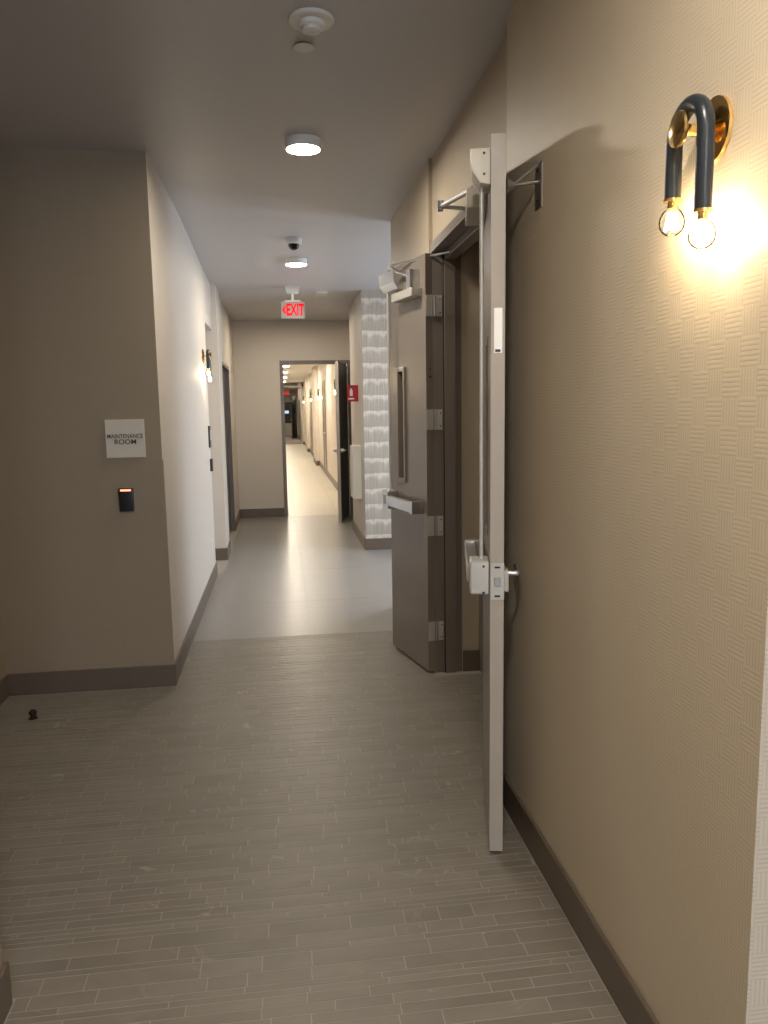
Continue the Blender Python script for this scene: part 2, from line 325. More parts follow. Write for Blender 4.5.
# ------------------------------------------------------------------ floor tiles
def in_room(y):
    x0 = -1.483 if 1.913 < y < 4.205 else (-0.727 if y <= 1.913 else -0.611)
    x1 = 2.68 if y < 1.15 else (0.787 if y < 2.725 else (0.838 if y < 2.985 else (1.085 if y < 4.15 else 0.805)))
    return x0, x1
tiles = []
y = -3.9; GAP = 0.0028
while y < 5.04:
    hgt = random.choice((0.022, 0.036, 0.036, 0.05, 0.062))
    y1 = min(y+hgt, 5.045)
    if y1-y < 0.015: break
    a0, b0 = in_room(y); a1, b1 = in_room(y1); x0, x1 = max(a0, a1), min(b0, b1)
    x = x0 - random.uniform(0, 0.2)
    while x < x1:
        ln = random.choice((0.10, 0.15, 0.20, 0.25, 0.30))*random.uniform(0.9, 1.15) if hgt > 0.03 else random.uniform(0.2, 0.5)
        xa, xb = max(x, x0), min(x+ln, x1)
        if xb-xa > 0.02: tiles.append((xa+GAP/2, xb-GAP/2, y+GAP/2, y1-GAP/2))
        x += ln
    y = y1
def px(p):
    d = Vector(p)-EYE; z = d.dot(fw)
    return (384+F_PX*d.dot(rt2)/z, 512-F_PX*d.dot(up2)/z) if z > 0.1 else (-999, -999)
def vis(tl):
    cx, cy = (tl[0]+tl[1])/2, (tl[2]+tl[3])/2
    u, v = px((cx, cy, 0))
    if not (0 < u < 768 and v < 1024) or cy < 0.5: return 0
    if cx < -0.74 and cx/cy < -0.74/1.9*1.01 and False: return 0
    if 2.36 < cy < 3.0 and cx > 0.70: return 0
    return (tl[1]-tl[0])*(tl[3]-tl[2])/(Vector((cx, cy, -1.5)).length**3)
tiles.sort(key=vis, reverse=True)
unit = MB().box(-0.5, 0.5, -0.5, 0.5, -0.5, 0.5).build('mosaic_tile', M['mosaic']); um = unit.data; bpy.data.objects.remove(unit)
TH = 0.004
for i, (xa, xb, ya, yb) in enumerate(tiles[:300]):
    o = bpy.data.objects.new('mosaic_tile', um); C.objects.link(o); o.parent = fl
    o.location = ((xa+xb)/2, (ya+yb)/2, -TH/2 + random.uniform(-0.0001, 0.0002)); o.scale = (xb-xa, yb-ya, TH)
vs, fs, tv = [], [], []
for (xa, xb, ya, yb) in tiles[300:]:
    k = len(vs); z = random.uniform(-0.0001, 0.0002); r = random.random()
    vs += [(xa, ya, -TH), (xb, ya, -TH), (xb, yb, -TH), (xa, yb, -TH), (xa, ya, z), (xb, ya, z), (xb, yb, z), (xa, yb, z)]
    fs += [(k+4, k+5, k+6, k+7), (k, k+1, k+5, k+4), (k+1, k+2, k+6, k+5), (k+2, k+3, k+7, k+6), (k+3, k, k+4, k+7)]; tv += [r]*8
me = bpy.data.meshes.new('mosaic_field'); me.from_pydata(vs, [], fs); at = me.attributes.new('tint', 'FLOAT', 'POINT'); at.data.foreach_set('value', tv); me.materials.append(M['mosaic_s'])
o = bpy.data.objects.new('mosaic_field', me); C.objects.link(o); o.parent = fl; o['kind'] = 'stuff'
# large tiles past the mosaic border
def unit_tile(m):
    u = MB().box(-0.5, 0.5, -0.5, 0.5, -0.5, 0.5).build('floor_tile', m); d = u.data; bpy.data.objects.remove(u); return d
ut, ut2 = unit_tile(M['tile']), unit_tile(M['tile2'])
def lay(xa, xb, ya, yb, d):
    o = bpy.data.objects.new('floor_tile', d); C.objects.link(o); o.parent = fl; g = 0.0025
    o.location = ((xa+xb)/2, (ya+yb)/2, -TH/2); o.scale = (xb-xa-2*g, yb-ya-2*g, TH)
ys = [5.045, 5.98, 7.18, 8.38, 9.58, 10.90]
for j in range(5):
    for i in range(-2, 6):
        xa, xb = 0.165+0.61*i, 0.165+0.61*(i+1)
        lo = -0.611 if ys[j] < 7.1 else -0.56
        hi = 2.99 if ys[j] < 7.5 else (2.99 if ys[j] < 8.0 else 0.85 if ys[j] < 9 else 1.03)
        if ys[j] < 5.5: hi = 2.99
        xa, xb = max(xa, lo), min(xb, hi)
        if xb-xa < 0.03: continue
        y1 = ys[j+1]
        if xa > 0.84 and ys[j] < 5.6: lay(xa, xb, 5.64, y1, ut)
        elif xa > 0.84 and ys[j] < 8.0: lay(xa, xb, ys[j], min(y1, 8.055), ut)
        elif xb > 0.8 and ys[j] < 5.6: lay(xa, 0.805, ys[j], y1, ut)
        elif ys[j] == 7.18: lay(xa, min(xb, 0.85), ys[j], y1, ut); (xb > 0.86) and lay(0.853, xb, ys[j], 8.055, ut)
        else: lay(xa, xb, ys[j], y1, ut)
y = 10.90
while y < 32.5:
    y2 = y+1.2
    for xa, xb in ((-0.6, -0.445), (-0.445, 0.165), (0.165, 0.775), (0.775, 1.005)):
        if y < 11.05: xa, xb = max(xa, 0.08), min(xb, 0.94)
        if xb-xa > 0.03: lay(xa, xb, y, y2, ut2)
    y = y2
cp = MB().box(-0.6, 1.005, y+0.005, 45.0, -0.004, 0.004).build('carpet', M['carpet'], fl)

# ------------------------------------------------------------------ double door frame
fr = MB()
fr.box(0.826, 0.985, 4.17, 4.222, 0, 2.36).box(0.826, 0.985, 2.928, 2.98, 0, 2.36).box(0.826, 0.985, 2.98, 4.17, 2.312, 2.36)
t1 = struct('trim_1', fr, M['frame'], 'taupe steel frame of the double doorway', 'door frame')
MB().box(0.888, 0.95, 4.153, 4.17, 0, 2.31, 0.002, 1).build('door_stop', M['frame'], t1)
MB().box(0.888, 0.95, 2.98, 2.997, 0, 2.31, 0.002, 1).build('door_stop', M['frame'], t1)
MB().box(0.888, 0.95, 2.998, 4.152, 2.27, 2.311, 0.002, 1).build('door_stop', M['frame'], t1)
MB().box(0.884, 0.888, 4.158, 4.17, 0, 2.31).build('gasket', M['rubber'], t1)
# inner door in the vestibule
t2 = struct('trim_2', MB().box(1.085, 1.14, 4.10, 4.17, 0, 2.135).box(1.085, 1.14, 2.62, 4.10, 2.075, 2.135), M['frame'], 'dark frame of the inner door behind the double doors', 'door frame')
d9 = empty('door_1', (0, 0, 0)); tag(d9, 'closed taupe inner door behind the open double doors', 'door', None, 'structure')
MB().box(1.105, 1.138, 2.63, 4.098, 0.006, 2.073).build('slab', M['door'], d9)

# ------------------------------------------------------------------ the two leaves (local: x along the leaf from the hinge, y = inward face side, z up)
HL = 2.303
def leaf_basis(name, pin, dw, dt, label):
    o = bpy.data.objects.new(name, None); C.objects.link(o); o.empty_display_size = 0.1
    m = Matrix(((dw[0], dt[0], 0, pin[0]), (dw[1], dt[1], 0, pin[1]), (0, 0, 1, 0), (0, 0, 0, 1)))
    o.matrix_world = m; tag(o, label, 'door', None, 'structure'); return o
def slab_with_lite(w, x0, x1, z0, z1, t=0.044):
    m = MB(); m.box(0.003, x0, 0, t, 0.012, HL); m.box(x1, w, 0, t, 0.012, HL); m.box(x0, x1, 0, t, 0.012, z0); m.box(x0, x1, 0, t, z1, HL); return m
def lite(root, x0, x1, z0, z1, t=0.044, pr=0.012):
    f = MB(); b = 0.022
    for s0, s1 in ((t, t+pr), (-pr, 0)):
        f.box(x0-b, x0, s0, s1, z0-b, z1+b, 0.001, 1).box(x1, x1+b, s0, s1, z0-b, z1+b, 0.001, 1).box(x0, x1, s0, s1, z0-b, z0, 0.001, 1).box(x0, x1, s0, s1, z1, z1+b, 0.001, 1)
    q = f.build('lite_frame', M['door'], root)
    MB().box(x0, x1, 0.018, 0.026, z0, z1).build('glass', M['dglass'], q)
def exit_device(root, w, z, cap, case, cl=0.106):
    t = 0.044
    p = MB().box(0.07, w-0.10, t+0.034, t+0.072, z-0.030, z+0.030, 0.008).build('push_bar', M['steel'], root, True)
    e = MB().box(0.045, 0.085, t, t+0.074, z-0.036, z+0.036, 0.008).build('end_bracket', M['steel'], root, True)
    h = MB().box(w-0.115, w-0.012, t, t+0.064, z-0.052, z+0.058, 0.012, 3).build('latch_case', case, root, True)
    MB().box(w-0.09, w-0.04, t+0.0635, t+0.0652, z-0.025, z+0.03).build('label_plate', M['panel'], h)
    for zz in (-0.045, 0.042): MB().cyl((w-0.0125, t+0.02, z+zz), (w-0.010, t+0.02, z+zz), 0.004).build('screw', M['black'], h)
    MB().cyl((w-0.065, t+0.026, z+0.05), (w-0.065, t+0.026, HL-0.13), 0.0065).build('vertical_rod', M['alu'], root, True)
    c = MB().prism([(t, HL-0.035), (t+0.062, HL-0.035), (t+0.056, HL-0.10), (t+0.032, HL-0.135), (t, HL-0.14)], w-0.012-cl, w-0.012, Matrix(((0, 0, 1, 0), (1, 0, 0, 0), (0, 1, 0, 0), (0, 0, 0, 1))), 0.004).build('top_latch', cap, root, True)
    for zz in (-0.05, -0.11): MB().cyl((w-0.0125, t+0.02, HL+zz), (w-0.010, t+0.02, HL+zz), 0.004).build('screw', M['black'], c)
def hinges(root):
    for z in (2.033, 1.43, 0.845, 0.245):
        h = MB().box(-0.0015, 0.003, 0.004, 0.042, z-0.055, z+0.055, 0.001, 1).build('hinge', M['alu'], root)
        MB().cyl((-0.003, -0.006, z-0.055), (-0.003, -0.006, z+0.055), 0.0075).build('knuckle', M['steel'], h, True)
def hinge_plates_on_frame(y0, s):
    for z in (2.033, 1.43, 0.845, 0.245):
        h = MB().box(0.838, 0.878, min(y0, y0+s*0.003), max(y0, y0+s*0.003), z-0.055, z+0.055, 0.001, 1).build('hinge_plate', M['alu'], t1)
        for zz in (-0.035, 0.035): MB().cyl((0.868, y0+s*0.003, z+zz), (0.868, y0+s*0.0042, z+zz), 0.004, seg=10).build('screw', M['black'], h)
hinge_plates_on_frame(4.17, -1); hinge_plates_on_frame(2.98, 1)

# far leaf, folded back past the opening
WFL = 0.56; th = math.radians(-167)
dL = leaf_basis('door_2', (0.832, 4.168), (math.cos(th-math.pi/2), math.sin(th-math.pi/2)), (math.cos(th), math.sin(th)), 'open taupe door leaf with a narrow window and steel push bar, hinges showing')
slab_with_lite(WFL, 0.315, 0.395, 1.085, 1.705).build('slab', M['door'], dL)
lite(dL, 0.315, 0.395, 1.085, 1.705); exit_device(dL, WFL, 0.945, M['steel'], M['steel'], 0.23); hinges(dL)
MB().cyl((-0.002, 0.022, 1.66), (0.003, 0.022, 1.66), 0.006).build('rim_mark', M['black'], dL)
MB().cyl((-0.002, 0.022, 1.70), (0.003, 0.022, 1.70), 0.004).build('rim_mark', M['black'], dL)
cl = MB().box(0.05, 0.35, 0.044, 0.105, 2.09, 2.135, 0.006).build('closer', M['alu'], dL, True)
MB().cyl((0.16, 0.075, 2.135), (0.16, 0.075, 2.22), 0.012).build('spindle', M['steel'], cl)
MB().box(0.085, 0.135, 0.044, 0.10, 2.136, 2.235, 0.003, 1).build('bracket', M['steel'], cl)
ml = dL.matrix_world.copy(); mli = ml.inverted()
def to_leaf(m, p): return tuple(m @ Vector(p))
elbow = (0.382, 0.10, 2.298)
MB().tube([(0.16, 0.075, 2.215), (0.28, 0.09, 2.25), elbow], 0.009, 8).build('arm', M['steel'], cl, True)
MB().tube([elbow, to_leaf(mli, (0.90, 4.0, 2.285))], 0.006, 8).build('rod', M['steel'], cl, True)
MB().cyl((elbow[0], elbow[1], elbow[2]-0.012), (elbow[0], elbow[1], elbow[2]+0.022), 0.009).build('joint', M['steel'], cl)

# near leaf, folded back against the wallpapered wall
WNL = 0.632; a = math.asin((0.835-0.695)/WNL)
pinN = (0.835, 2.977)
dN = leaf_basis('door_3', pinN, (-math.sin(a), -math.cos(a)), (-math.cos(a), math.sin(a)), 'open door leaf standing edge-on beside the basket weave wallpaper')
slab_with_lite(WNL-0.002, 0.36, 0.44, 1.085, 1.705).build('slab', M['door'], dN)
lite(dN, 0.36, 0.44, 1.085, 1.705, 0.044, 0.003); exit_device(dN, WNL, 0.945, M['bracketp'], M['alu']); hinges(dN)
MB().box(WNL-0.002, WNL, 0.0, 0.0435, 0.012, HL).build('edge_strip', M['edge'], dN)
lp = MB().box(WNL, WNL+0.004, -0.001, 0.043, 0.88, 1.0, 0.001, 1).build('lock_plate', M['alu'], dN)
for zz in (0.893, 0.987): MB().box(WNL+0.0038, WNL+0.0046, 0.012, 0.030, zz-0.003, zz+0.003).build('screw', M['black'], lp)
MB().box(WNL, WNL+0.012, 0.012, 0.030, 0.928, 0.956, 0.002, 1).build('latch_bolt', M['steel'], lp)
st = MB().box(WNL, WNL+0.003, 0.008, 0.034, 1.66, 1.797, 0.001, 1).build('strike_plate', M['platew'], dN)
MB().box(WNL+0.0025, WNL+0.0036, 0.014, 0.030, 1.664, 1.672).build('screw', M['black'], st)
hd = MB().cyl((WNL-0.06, -0.012, 0.955), (WNL-0.06, 0.0, 0.955), 0.026).cyl((WNL-0.06, -0.045, 0.955), (WNL-0.06, -0.012, 0.955), 0.010).tube([(WNL-0.06, -0.045, 0.955), (WNL-0.09, -0.05, 0.955), (WNL-0.17, -0.05, 0.955)], 0.009, 10).build('lever_handle', M['steel'], dN, True)
MB().box(WNL-0.055, WNL-0.004, -0.016, 0.0, 0.905, 0.975, 0.003, 1).build('lock_case', M['alu'], dN)
cl = MB().box(0.04, 0.32, 0.044, 0.112, 2.17, 2.235, 0.006).build('closer', M['bracketp'], dN, True)
ml = dN.matrix_world.copy().inverted()
eb = to_leaf(ml, (0.625, 2.98, 2.245))
MB().tube([(0.27, 0.085, 2.245), eb], 0.009, 8).build('arm', M['steel'], cl, True)
MB().tube([eb, to_leaf(ml, (0.80, 3.02, 2.245)), to_leaf(ml, (0.90, 3.25, 2.29))], 0.007, 8).build('rod', M['steel'], cl, True)
MB().cyl((eb[0], eb[1], eb[2]-0.016), (eb[0], eb[1], eb[2]+0.02), 0.011).build('joint', M['steel'], cl)
MB().cyl((0.27, 0.085, 2.235), (0.27, 0.085, 2.252), 0.013).build('spindle', M['steel'], cl)

# wall-mounted holder that keeps the near leaf open
hp = dN.matrix_world @ Vector((WNL-0.05, 0, 2.165))
dh = empty('door_holder', (0.80, 2.36, 2.155)); tag(dh, 'steel wall bracket with a rod holding the edge-on door leaf open', 'door holder')
MB().box(-0.005, 0, -0.03, 0.03, -0.066, 0.066, 0.002, 1).build('wall_plate', M['steel'], dh)
for s in (-0.045, 0.045): MB().cyl((-0.006, 0, s), (-0.009, 0, s), 0.006).build('screw', M['black'], dh)
l0 = Vector((0.80, 2.36, 2.155)); q = hp-l0
MB().tube([(-0.004, 0, 0.012), (q.x+0.02, q.y, 0.012)], 0.005, 8).build('rod', M['steel'], dh, True)
MB().tube([(-0.004, 0, 0.062), (q.x+0.028, q.y, 0.018)], 0.0035, 8).build('brace', M['steel'], dh, True)
MB().cyl((q.x+0.002, q.y, 0.012), (q.x+0.035, q.y, 0.012), 0.024, 0.007).build('cone_mount', M['steel'], dh, True)

# ------------------------------------------------------------------ end doorway, door leaf, doors on the left
fr = MB().box(0.02, 0.07, YE-0.012, YE+0.16, 0, 2.16).box(0.95, 1.0, YE-0.012, YE+0.16, 0, 2.16).box(0.07, 0.95, YE-0.012, YE+0.16, 2.11, 2.16)
struct('trim_3', fr, M['frame'], 'taupe steel frame of the end doorway', 'door frame')
pin = Vector((0.945, 10.885)); lead = Vector((0.765, 10.10)); d = lead-pin; wE = d.length; d.normalize(); nrm = Vector((d.y, -d.x))
dE = leaf_basis('door_4', pin, d, nrm, 'open dark door leaf at the end doorway')
if nrm.x > 0: pass
MB().box(0.003, wE-0.002, 0, 0.042, 0.01, 2.10).build('slab', M['dark'], dE)  # shade of the face turned from the light is in the colour
MB().box(wE-0.002, wE, 0, 0.042, 0.01, 2.10).build('edge_strip', M['edge'], dE)
for s, yy in ((1, 0.042), (-1, 0.0)):
    MB().cyl((wE-0.07, yy, 0.95), (wE-0.07, yy+s*0.05, 0.95), 0.03, 0.02).tube([(wE-0.07, yy+s*0.05, 0.95), (wE-0.10, yy+s*0.056, 0.95), (wE-0.18, yy+s*0.056, 0.95)], 0.011, 8).build('lever_handle', M['steel'], dE, True)
# first left door, deep in its opening
d5 = empty('door_5', (0, 0, 0)); tag(d5, 'pale door set back in the first opening past the alcove corner', 'door', None, 'structure')
MB().box(-0.87, -0.83, 7.10, 7.83, 0.008, 2.27).build('slab', M['pale'], d5)
MB().cyl((-0.83, 7.17, 0.98), (-0.79, 7.17, 0.98), 0.02).tube([(-0.79, 7.17, 0.98), (-0.785, 7.29, 0.98)], 0.009, 8).build('lever_handle', M['steel'], d5, True)
d6 = empty('door_6', (0, 0, 0)); tag(d6, 'dark grey door near the end wall on the pale side', 'door', None, 'structure')
MB().box(-0.68, -0.64, 8.35, 9.70, 0.008, 1.98).build('slab', M['dark'], d6)
MB().cyl((-0.64, 8.43, 0.95), (-0.615, 8.43, 0.95), 0.02).tube([(-0.615, 8.43, 0.95), (-0.61, 8.54, 0.95)], 0.009, 8).build('lever_handle', M['steel'], d6, True)
struct('trim_4', MB().box(-0.78, -0.595, 8.30, 8.35, 0, 2.02).box(-0.78, -0.595, 9.70, 9.75, 0, 2.02).box(-0.78, -0.595, 8.35, 9.70, 1.98, 2.02), M['frame'], 'taupe frame of the dark grey door near the end wall', 'door frame')

# ------------------------------------------------------------------ wall lamps
LW = (1.0, 0.78, 0.48)
def make_sconce(name, loc, rz, label, power=BULB, group=None, detail=True):
    r = empty(name, loc, rz); tag(r, label, 'wall lamp', group)
    R = Matrix.Rotation(-math.pi/2, 4, 'Y')       # lathe axis +z -> -x (out of the wall)
    bp = MB().lathe([(0, 0), (0.056, 0), (0.058, 0.003), (0.057, 0.008), (0.045, 0.014), (0.012, 0.017), (0.009, 0.02), (0, 0.02)], R).build('back_plate', M['gold'], r, True)
    MB().cyl((-0.015, 0, 0.0), (-0.070, 0, 0.0), 0.0105).build('axle', M['gold'], r, True)
    MB().lathe([(0, 0.066), (0.022, 0.066), (0.030, 0.068), (0.032, 0.072), (0.030, 0.076), (0.020, 0.079), (0, 0.080)], R).build('front_disc', M['gold'], r, True)
    ra, tr, cz = 0.055, 0.0152, -0.0125
    pts = [(-0.05, ra, -0.107)] + [(-0.05, ra*math.cos(k*math.pi/16), cz+ra*math.sin(k*math.pi/16)) for k in range(17)] + [(-0.05, -ra, -0.152)]
    MB().tube(pts, tr, 18).build('arch_tube', M['blackm'], r, True)
    for yy, zb in ((ra, -0.107), (-ra, -0.152)):
        MB().cyl((-0.05, yy, zb-0.004), (-0.05, yy, zb+0.001), 0.0168, seg=24).build('rim', M['brass_edge'], r, True)
        MB().cyl((-0.05, yy, zb-0.016), (-0.05, yy, zb-0.004), 0.009).build('socket', M['gold'], r, True)
        b = MB().lathe([(0.009, -0.010), (0.010, -0.016), (0.017, -0.022), (0.0225, -0.032), (0.024, -0.042), (0.0225, -0.052), (0.017, -0.060), (0.009, -0.065), (0, -0.0665)], Matrix.Translation((-0.05, yy, zb))).build('bulb', M['glass'], r, True)
        f = MB()
        for k in range(4):
            an = k*math.pi/2+0.4; f.cyl((-0.05+0.008*math.cos(an), yy+0.008*math.sin(an), zb-0.024), (-0.05+0.011*math.cos(an+0.5), yy+0.011*math.sin(an+0.5), zb-0.055), 0.0030, seg=6)
        f.build('filament', M['fil'], b)
        l = bpy.data.lights.new('bulb_light', 'POINT'); l.energy = power; l.color = LW; l.shadow_soft_size = 0.010
        lo = bpy.data.objects.new('bulb_light', l); C.objects.link(lo); lo.parent = r; lo.location = (-0.05, yy, zb-0.039)
    return r
make_sconce('wall_lamp', (0.80, 1.388, 1.987), 0, 'brass and black arched wall lamp with two clear bulbs on the basket weave wallpaper')
make_sconce('wall_lamp', (XL, 6.72, 1.95), math.pi, 'arched wall lamp with two glowing bulbs beside the first opening past the alcove', BULB)
make_sconce('wall_lamp', (WF, 13.6, 1.95), 0, 'first lit wall lamp in the hall beyond the end doorway', BULB*1.5)
for yy, lab in ((19.6, 'lit wall lamp just before the first pier of the far hall'), (24.2, 'lit wall lamp between the first and second piers of the far hall'), (31.6, 'lit wall lamp past the second pier of the far hall')):
    make_sconce('wall_lamp', (WF, yy, 1.95), 0, lab, BULB*2)

# ------------------------------------------------------------------ ceiling fixtures
def zc(y): return ZC if y < 5.6 else (ZC2 if y > 8.07 else ZC + (ZC2-ZC)*(y-5.6)/(8.07-5.6))
def disc_light(x, y, z, r, h, label, m, group=None):
    e = empty('ceiling_lamp', (x, y, z)); tag(e, label, 'ceiling lamp', group)
    MB().lathe([(0, 0), (r, 0), (r, -h*0.75), (r*0.97, -h*0.9), (r*0.93, -h*0.9), (r*0.93, -h*0.7), (0, -h*0.7)]).build('housing', M['white'], e, True)
    MB().lathe([(0, -h*0.72), (r*0.925, -h*0.72), (r*0.925, -h*0.885), (0, -h*0.90)]).build('diffuser', m, e, True)
disc_light(0.157, 3.99, ZC, 0.087, 0.05, 'round white ceiling lamp lit in front of the double doors', M['disc'])
disc_light(0.18, 6.78, zc(6.78)+0.002, 0.092, 0.05, 'round white ceiling lamp lit just before the exit sign', M['disc'])
disc_light(0.18, 9.75, ZC2, 0.087, 0.05, 'round white ceiling lamp between the exit sign and the end doorway', M['disc'])  # lamp added out of sight to brighten the end wall
for yy, nth in zip((0.83, -0.75, -2.33), ('farthest', 'middle', 'nearest')): disc_light(0.157, yy, ZC, 0.087, 0.05, 'round white ceiling lamp, ' + nth + ' of three lamps to the lobby window', M['disc3'], 'ceiling lamps behind the viewpoint')  # the lamp in the middle is added as unseen fill
for yy, nth in zip((12.8, 16.2, 19.8, 23.0, 26.6, 31.0, 36.0, 41.0), ('first', 'second', 'third', 'fourth', 'fifth', 'sixth', 'seventh', 'eighth')): disc_light(0.18, yy, ZC3, 0.10, 0.05, nth + ' round ceiling lamp along the hall, counted from the end doorway', M['disc2'], 'ceiling lamps of the far hall')

e = empty('smoke_detector', (0.149, 2.80, ZC)); tag(e, 'wide round white smoke detector with stepped cone on the ceiling', 'smoke detector')
MB().lathe([(0, 0), (0.076, 0), (0.078, -0.006), (0.074, -0.011), (0.05, -0.014), (0.047, -0.014), (0, -0.014)]).build('base_plate', M['white'], e, True)
MB().lathe([(0, -0.014), (0.046, -0.014), (0.042, -0.024), (0.036, -0.028), (0.034, -0.028), (0.034, -0.031), (0, -0.031)]).build('collar', M['white'], e, True)
MB().lathe([(0, -0.031), (0.030, -0.031), (0.030, -0.034), (0.033, -0.035), (0.032, -0.039), (0.022, -0.044), (0, -0.045)]).build('sensor_cap', M['white'], e, True)
e = empty('sprinkler_cover', (0.131, 3.0, ZC)); tag(e, 'small flat round white sprinkler cover next to the smoke detector', 'sprinkler cover')
MB().lathe([(0, 0), (0.034, 0), (0.034, -0.004), (0, -0.004)]).build('gap_ring', M['black'], e, True)
MB().lathe([(0, -0.004), (0.038, -0.004), (0.0385, -0.006), (0.037, -0.0075), (0, -0.008)]).build('cover_plate', M['white'], e, True)
yy = 6.1; e = empty('security_camera', (0.148, yy, zc(yy)+0.002)); tag(e, 'white dome security camera with dark lens on the ceiling', 'camera')
MB().lathe([(0, 0), (0.058, 0), (0.062, -0.012), (0.060, -0.036), (0.050, -0.044), (0.042, -0.045), (0, -0.045)]).build('housing', M['white'], e, True)
MB().lathe([(0.042, -0.045), (0.040, -0.060), (0.030, -0.076), (0.014, -0.085), (0, -0.087)]).build('dome', M['tint'], e, True)
MB().sphere((0, -0.006, -0.052), 0.026).build('lens', M['black'], e, True)
# louvred panel standing for a small pale patch of ceiling
e = empty('air_vent', (0.47, 8.35, ZC2)); tag(e, 'small cream ceiling vent right of the exit sign', 'vent')
MB().box(-0.06, 0.06, -0.16, -0.148, -0.014, 0).box(-0.06, 0.06, 0.148, 0.16, -0.014, 0).box(-0.06, -0.05, -0.148, 0.148, -0.014, 0).box(0.05, 0.06, -0.148, 0.148, -0.014, 0).build('frame', M['bracketp'], e)
for k in range(6): MB().box(-0.05, 0.05, -0.145+k*0.05, -0.103+k*0.05, -0.010, -0.004).build('louver', M['bracketp'], e)

# exit sign
ye = 7.9; e = empty('exit_sign', (0.164, ye, zc(ye))); tag(e, 'red lit exit sign with a left arrow hanging from the ceiling', 'exit sign')
dz = 2.468 - zc(ye)
MB().prism([(-0.075, 0.002), (0.075, 0.002), (0.055, -0.075), (-0.055, -0.075)], -0.028, 0.028, Matrix(((1, 0, 0, 0), (0, 0, -1, 0), (0, 1, 0, 0), (0, 0, 0, 1))), 0.004).build('canopy', M['alu'], e, True)
MB().box(-0.012, 0.012, -0.01, 0.01, dz+0.085, -0.07).build('stem', M['alu'], e)
MB().box(-0.075, 0.075, -0.014, 0.014, dz+0.080, dz+0.096, 0.003, 1).build('top_bar', M['alu'], e)
pn = MB().box(-0.115, 0.115, -0.005, 0.005, dz-0.082, dz+0.080, 0.002, 1).build('panel', M['panel'], e)
text_mesh('lettering', 'EXIT', 0.155, 0.0015, M['exitred'], pn, (0.022, -0.0065, dz-0.002), (math.pi/2, 0, 0), 0.005, 'CENTER', 0.56)
MB().prism([(-0.108, 0.0), (-0.078, 0.038), (-0.066, 0.030), (-0.086, 0.0), (-0.066, -0.030), (-0.078, -0.038)], 0.005, 0.008, Matrix(((1, 0, 0, 0), (0, 0, -1, 0), (0, 1, 0, dz), (0, 0, 0, 1)))).build('arrow', M['exitred'], pn)

# ------------------------------------------------------------------ things on the walls
s = empty('room_sign', (-0.806, YA, 1.360)); tag(s, 'square beige sign lettered maintenance room on the alcove wall', 'sign')
pl_ = MB().box(-0.099, 0.099, -0.008, 0, -0.099, 0.099, 0.001, 1).build('plaque', M['sign'], s)
text_mesh('lettering', 'MAINTENANCE', 0.031, 0.0006, M['ink'], pl_, (0.0, -0.0088, 0.012), (math.pi/2, 0, 0), 0.0003, 'CENTER', 0.84)
text_mesh('lettering', 'ROOM', 0.036, 0.0006, M['ink'], pl_, (0.0, -0.0088, -0.018), (math.pi/2, 0, 0), 0.0004, 'CENTER', 1.05)
s = empty('card_reader', (-0.818, YA, 1.038)); tag(s, 'black card reader with a red light strip on the alcove wall', 'card reader')
MB().prism([(-0.037, -0.062), (0.037, -0.062), (0.039, 0.062), (-0.039, 0.062)], 0, 0.022, Matrix(((1, 0, 0, 0), (0, 0, -1, 0), (0, 1, 0, 0), (0, 0, 0, 1))), 0.006).build('body', M['black'], s, True)
MB().box(-0.027, 0.027, -0.0235, -0.019, 0.047, 0.056, 0.001, 1).build('status_light', M['ledred'], s)

# plates beside the first opening on the left
s = empty('room_number_plate', (XL, 6.98, 1.27)); tag(s, 'dark room number plate under the wall lamp beside the first opening', 'sign')
MB().box(0, 0.016, -0.05, 0.05, -0.095, 0.095, 0.002, 1).build('plate', M['black'], s)
MB().box(0.016, 0.019, -0.04, 0.04, -0.03, 0.06).build('insert', M['steel'], s)
s = empty('wall_reader', (XL, 7.0, 1.02)); tag(s, 'small black reader box below the room number plate', 'card reader')
MB().box(0, 0.022, -0.035, 0.035, -0.055, 0.055, 0.004).build('body', M['black'], s)
MB().box(0.021, 0.0225, -0.02, 0.02, 0.03, 0.037).build('status_strip', M['dglass'], s)
s = empty('wall_outlet', (XL, 6.75, 0.33)); tag(s, 'white wall outlet low on the pale corridor wall', 'outlet')
MB().box(0, 0.006, -0.036, 0.036, -0.058, 0.058, 0.002, 1).build('cover_plate', M['white'], s)
for zz in (-0.022, 0.022): MB().box(0.006, 0.008, -0.016, 0.016, zz-0.013, zz+0.013, 0.001, 1).build('socket', M['whitep'], s)

# red flag sign and white cabinet on the wall past the recess
s = empty('flag_sign', (0.865, 8.62, 1.66)); tag(s, 'red projecting sign with a white symbol above the white cabinet', 'sign')
MB().box(-0.012, 0, -0.03, 0.03, -0.09, 0.09).build('wall_flange', M['red'], s)
pf = MB().box(-0.118, -0.012, -0.002, 0.002, -0.09, 0.09).build('flag', M['red'], s)
MB().prism([(-0.090, -0.028), (-0.058, -0.028), (-0.058, 0.03), (-0.066, 0.042), (-0.066, 0.055), (-0.082, 0.055), (-0.082, 0.042), (-0.090, 0.03)], 0.002, 0.003, Matrix(((1, 0, 0, 0), (0, 0, -1, 0), (0, 1, 0, 0), (0, 0, 0, 1)))).build('symbol', M['whitep'], pf)
MB().box(-0.105, -0.043, -0.003, -0.002, -0.066, -0.05).build('caption_bar', M['whitep'], pf)
s = empty('wall_cabinet', (0.865, 8.55, 0.80)); tag(s, 'tall white wall cabinet under the red projecting sign', 'cabinet')
MB().box(-0.085, 0, -0.15, 0.15, -0.29, 0.29, 0.006).build('body', M['white'], s)
MB().box(-0.097, -0.085, -0.145, 0.145, -0.285, 0.285, 0.004).build('door', M['white'], s)
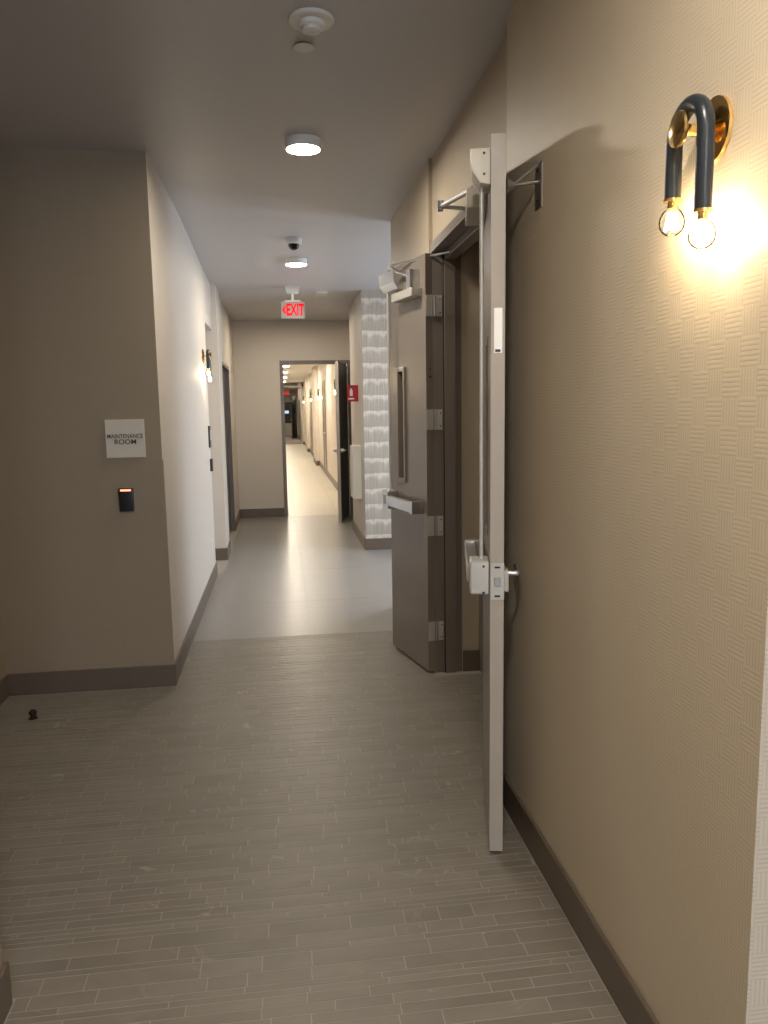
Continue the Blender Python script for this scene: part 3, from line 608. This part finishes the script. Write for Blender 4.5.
MB().box(-0.104, -0.097, -0.115, -0.09, -0.04, 0.04, 0.003, 1).build('pull', M['alu'], s)

# floor-mounted door stop
s = empty('door_stop', (-1.262, 3.87, 0)); tag(s, 'small dark bronze door stop fixed to the floor of the alcove', 'door stop')
MB().lathe([(0, 0), (0.021, 0), (0.021, 0.003), (0.012, 0.007), (0.011, 0.020), (0, 0.020)]).build('base', M['bronze'], s, True)
MB().lathe([(0, 0.020), (0.014, 0.020), (0.0185, 0.024), (0.019, 0.034), (0.017, 0.037), (0, 0.037)]).build('rubber_bumper', M['rubber'], s, True)
MB().lathe([(0, 0.037), (0.015, 0.037), (0.012, 0.043), (0, 0.046)]).build('cap', M['bronze'], s, True)

# ------------------------------------------------------------------ far hall doors and end
def far_door(n, y0, y1, m, label):
    d = empty(n, (0, 0, 0)); tag(d, label, 'door', None, 'structure')
    MB().box(WF-0.014, WF, y0, y0+0.06, 0, 2.12).box(WF-0.014, WF, y1-0.06, y1, 0, 2.12).box(WF-0.014, WF, y0+0.06, y1-0.06, 2.06, 2.12).build('frame', M['frame'], d)
    MB().box(WF-0.006, WF, y0+0.06, y1-0.06, 0.008, 2.06).build('slab', m, d)
    MB().cyl((WF-0.006, y0+0.14, 0.95), (WF-0.05, y0+0.14, 0.95), 0.016).tube([(WF-0.05, y0+0.14, 0.95), (WF-0.055, y0+0.26, 0.95)], 0.01, 8).build('lever_handle', M['steel'], d, True)
far_door('door_7', 17.4, 18.4, M['door'], 'taupe hall door before the first pier of the far hall')
far_door('door_8', 24.9, 26.2, M['door'], 'taupe hall door between the piers of the far hall')
far_door('door_9', 29.6, 30.8, M['door'], 'taupe hall door past the second pier of the far hall')
d = empty('door_10', (0.86, 41.8, 0), 0.0); tag(d, 'open dark door leaf near the end of the far hall', 'door', None, 'structure')
MB().prism([(0, 0), (-0.28, -1.9), (-0.235, -1.905), (0.045, 0)], 0.01, 2.15).build('slab', M['dark'], d)
MB().box(-0.30, -0.26, -1.83, -1.75, 0.93, 0.97).build('handle', M['steel'], d)
s = empty('exit_sign', (0.36, 40.2, ZC3)); tag(s, 'distant red exit sign near the end of the far hall', 'exit sign')
MB().box(-0.02, 0.02, -0.02, 0.02, -0.18, 0).build('stem', M['alu'], s)
MB().box(-0.2, 0.2, -0.01, 0.01, -0.42, -0.18).build('panel', M['panel'], s)
text_mesh('lettering', 'EXIT', 0.2, 0.003, M['exitred'], s, (0, -0.014, -0.30), (math.pi/2, 0, 0), 0.006, 'CENTER', 0.7)
s = empty('display_screen', (0.40, 44.99, 1.25)); tag(s, 'dark screen on the end wall of the far hall', 'screen')
MB().box(-0.33, 0.33, -0.05, 0, -0.55, 0.62, 0.01).build('casing', M['black'], s)
MB().box(-0.12, 0.12, -0.054, -0.05, 0.0, 0.16).build('glow', M['ledblue'], s)
e = empty('air_grille', (0.35, 33.0, 2.51)); tag(e, 'dark air grille on the ceiling beam of the far hall', 'vent')
MB().box(-0.45, 0.45, -0.02, 0, -0.06, 0.07).build('frame', M['alu'], e)
for k in range(4): MB().box(-0.43, 0.43, -0.028, -0.02, -0.05+k*0.03, -0.03+k*0.03).build('louver', M['black'], e)
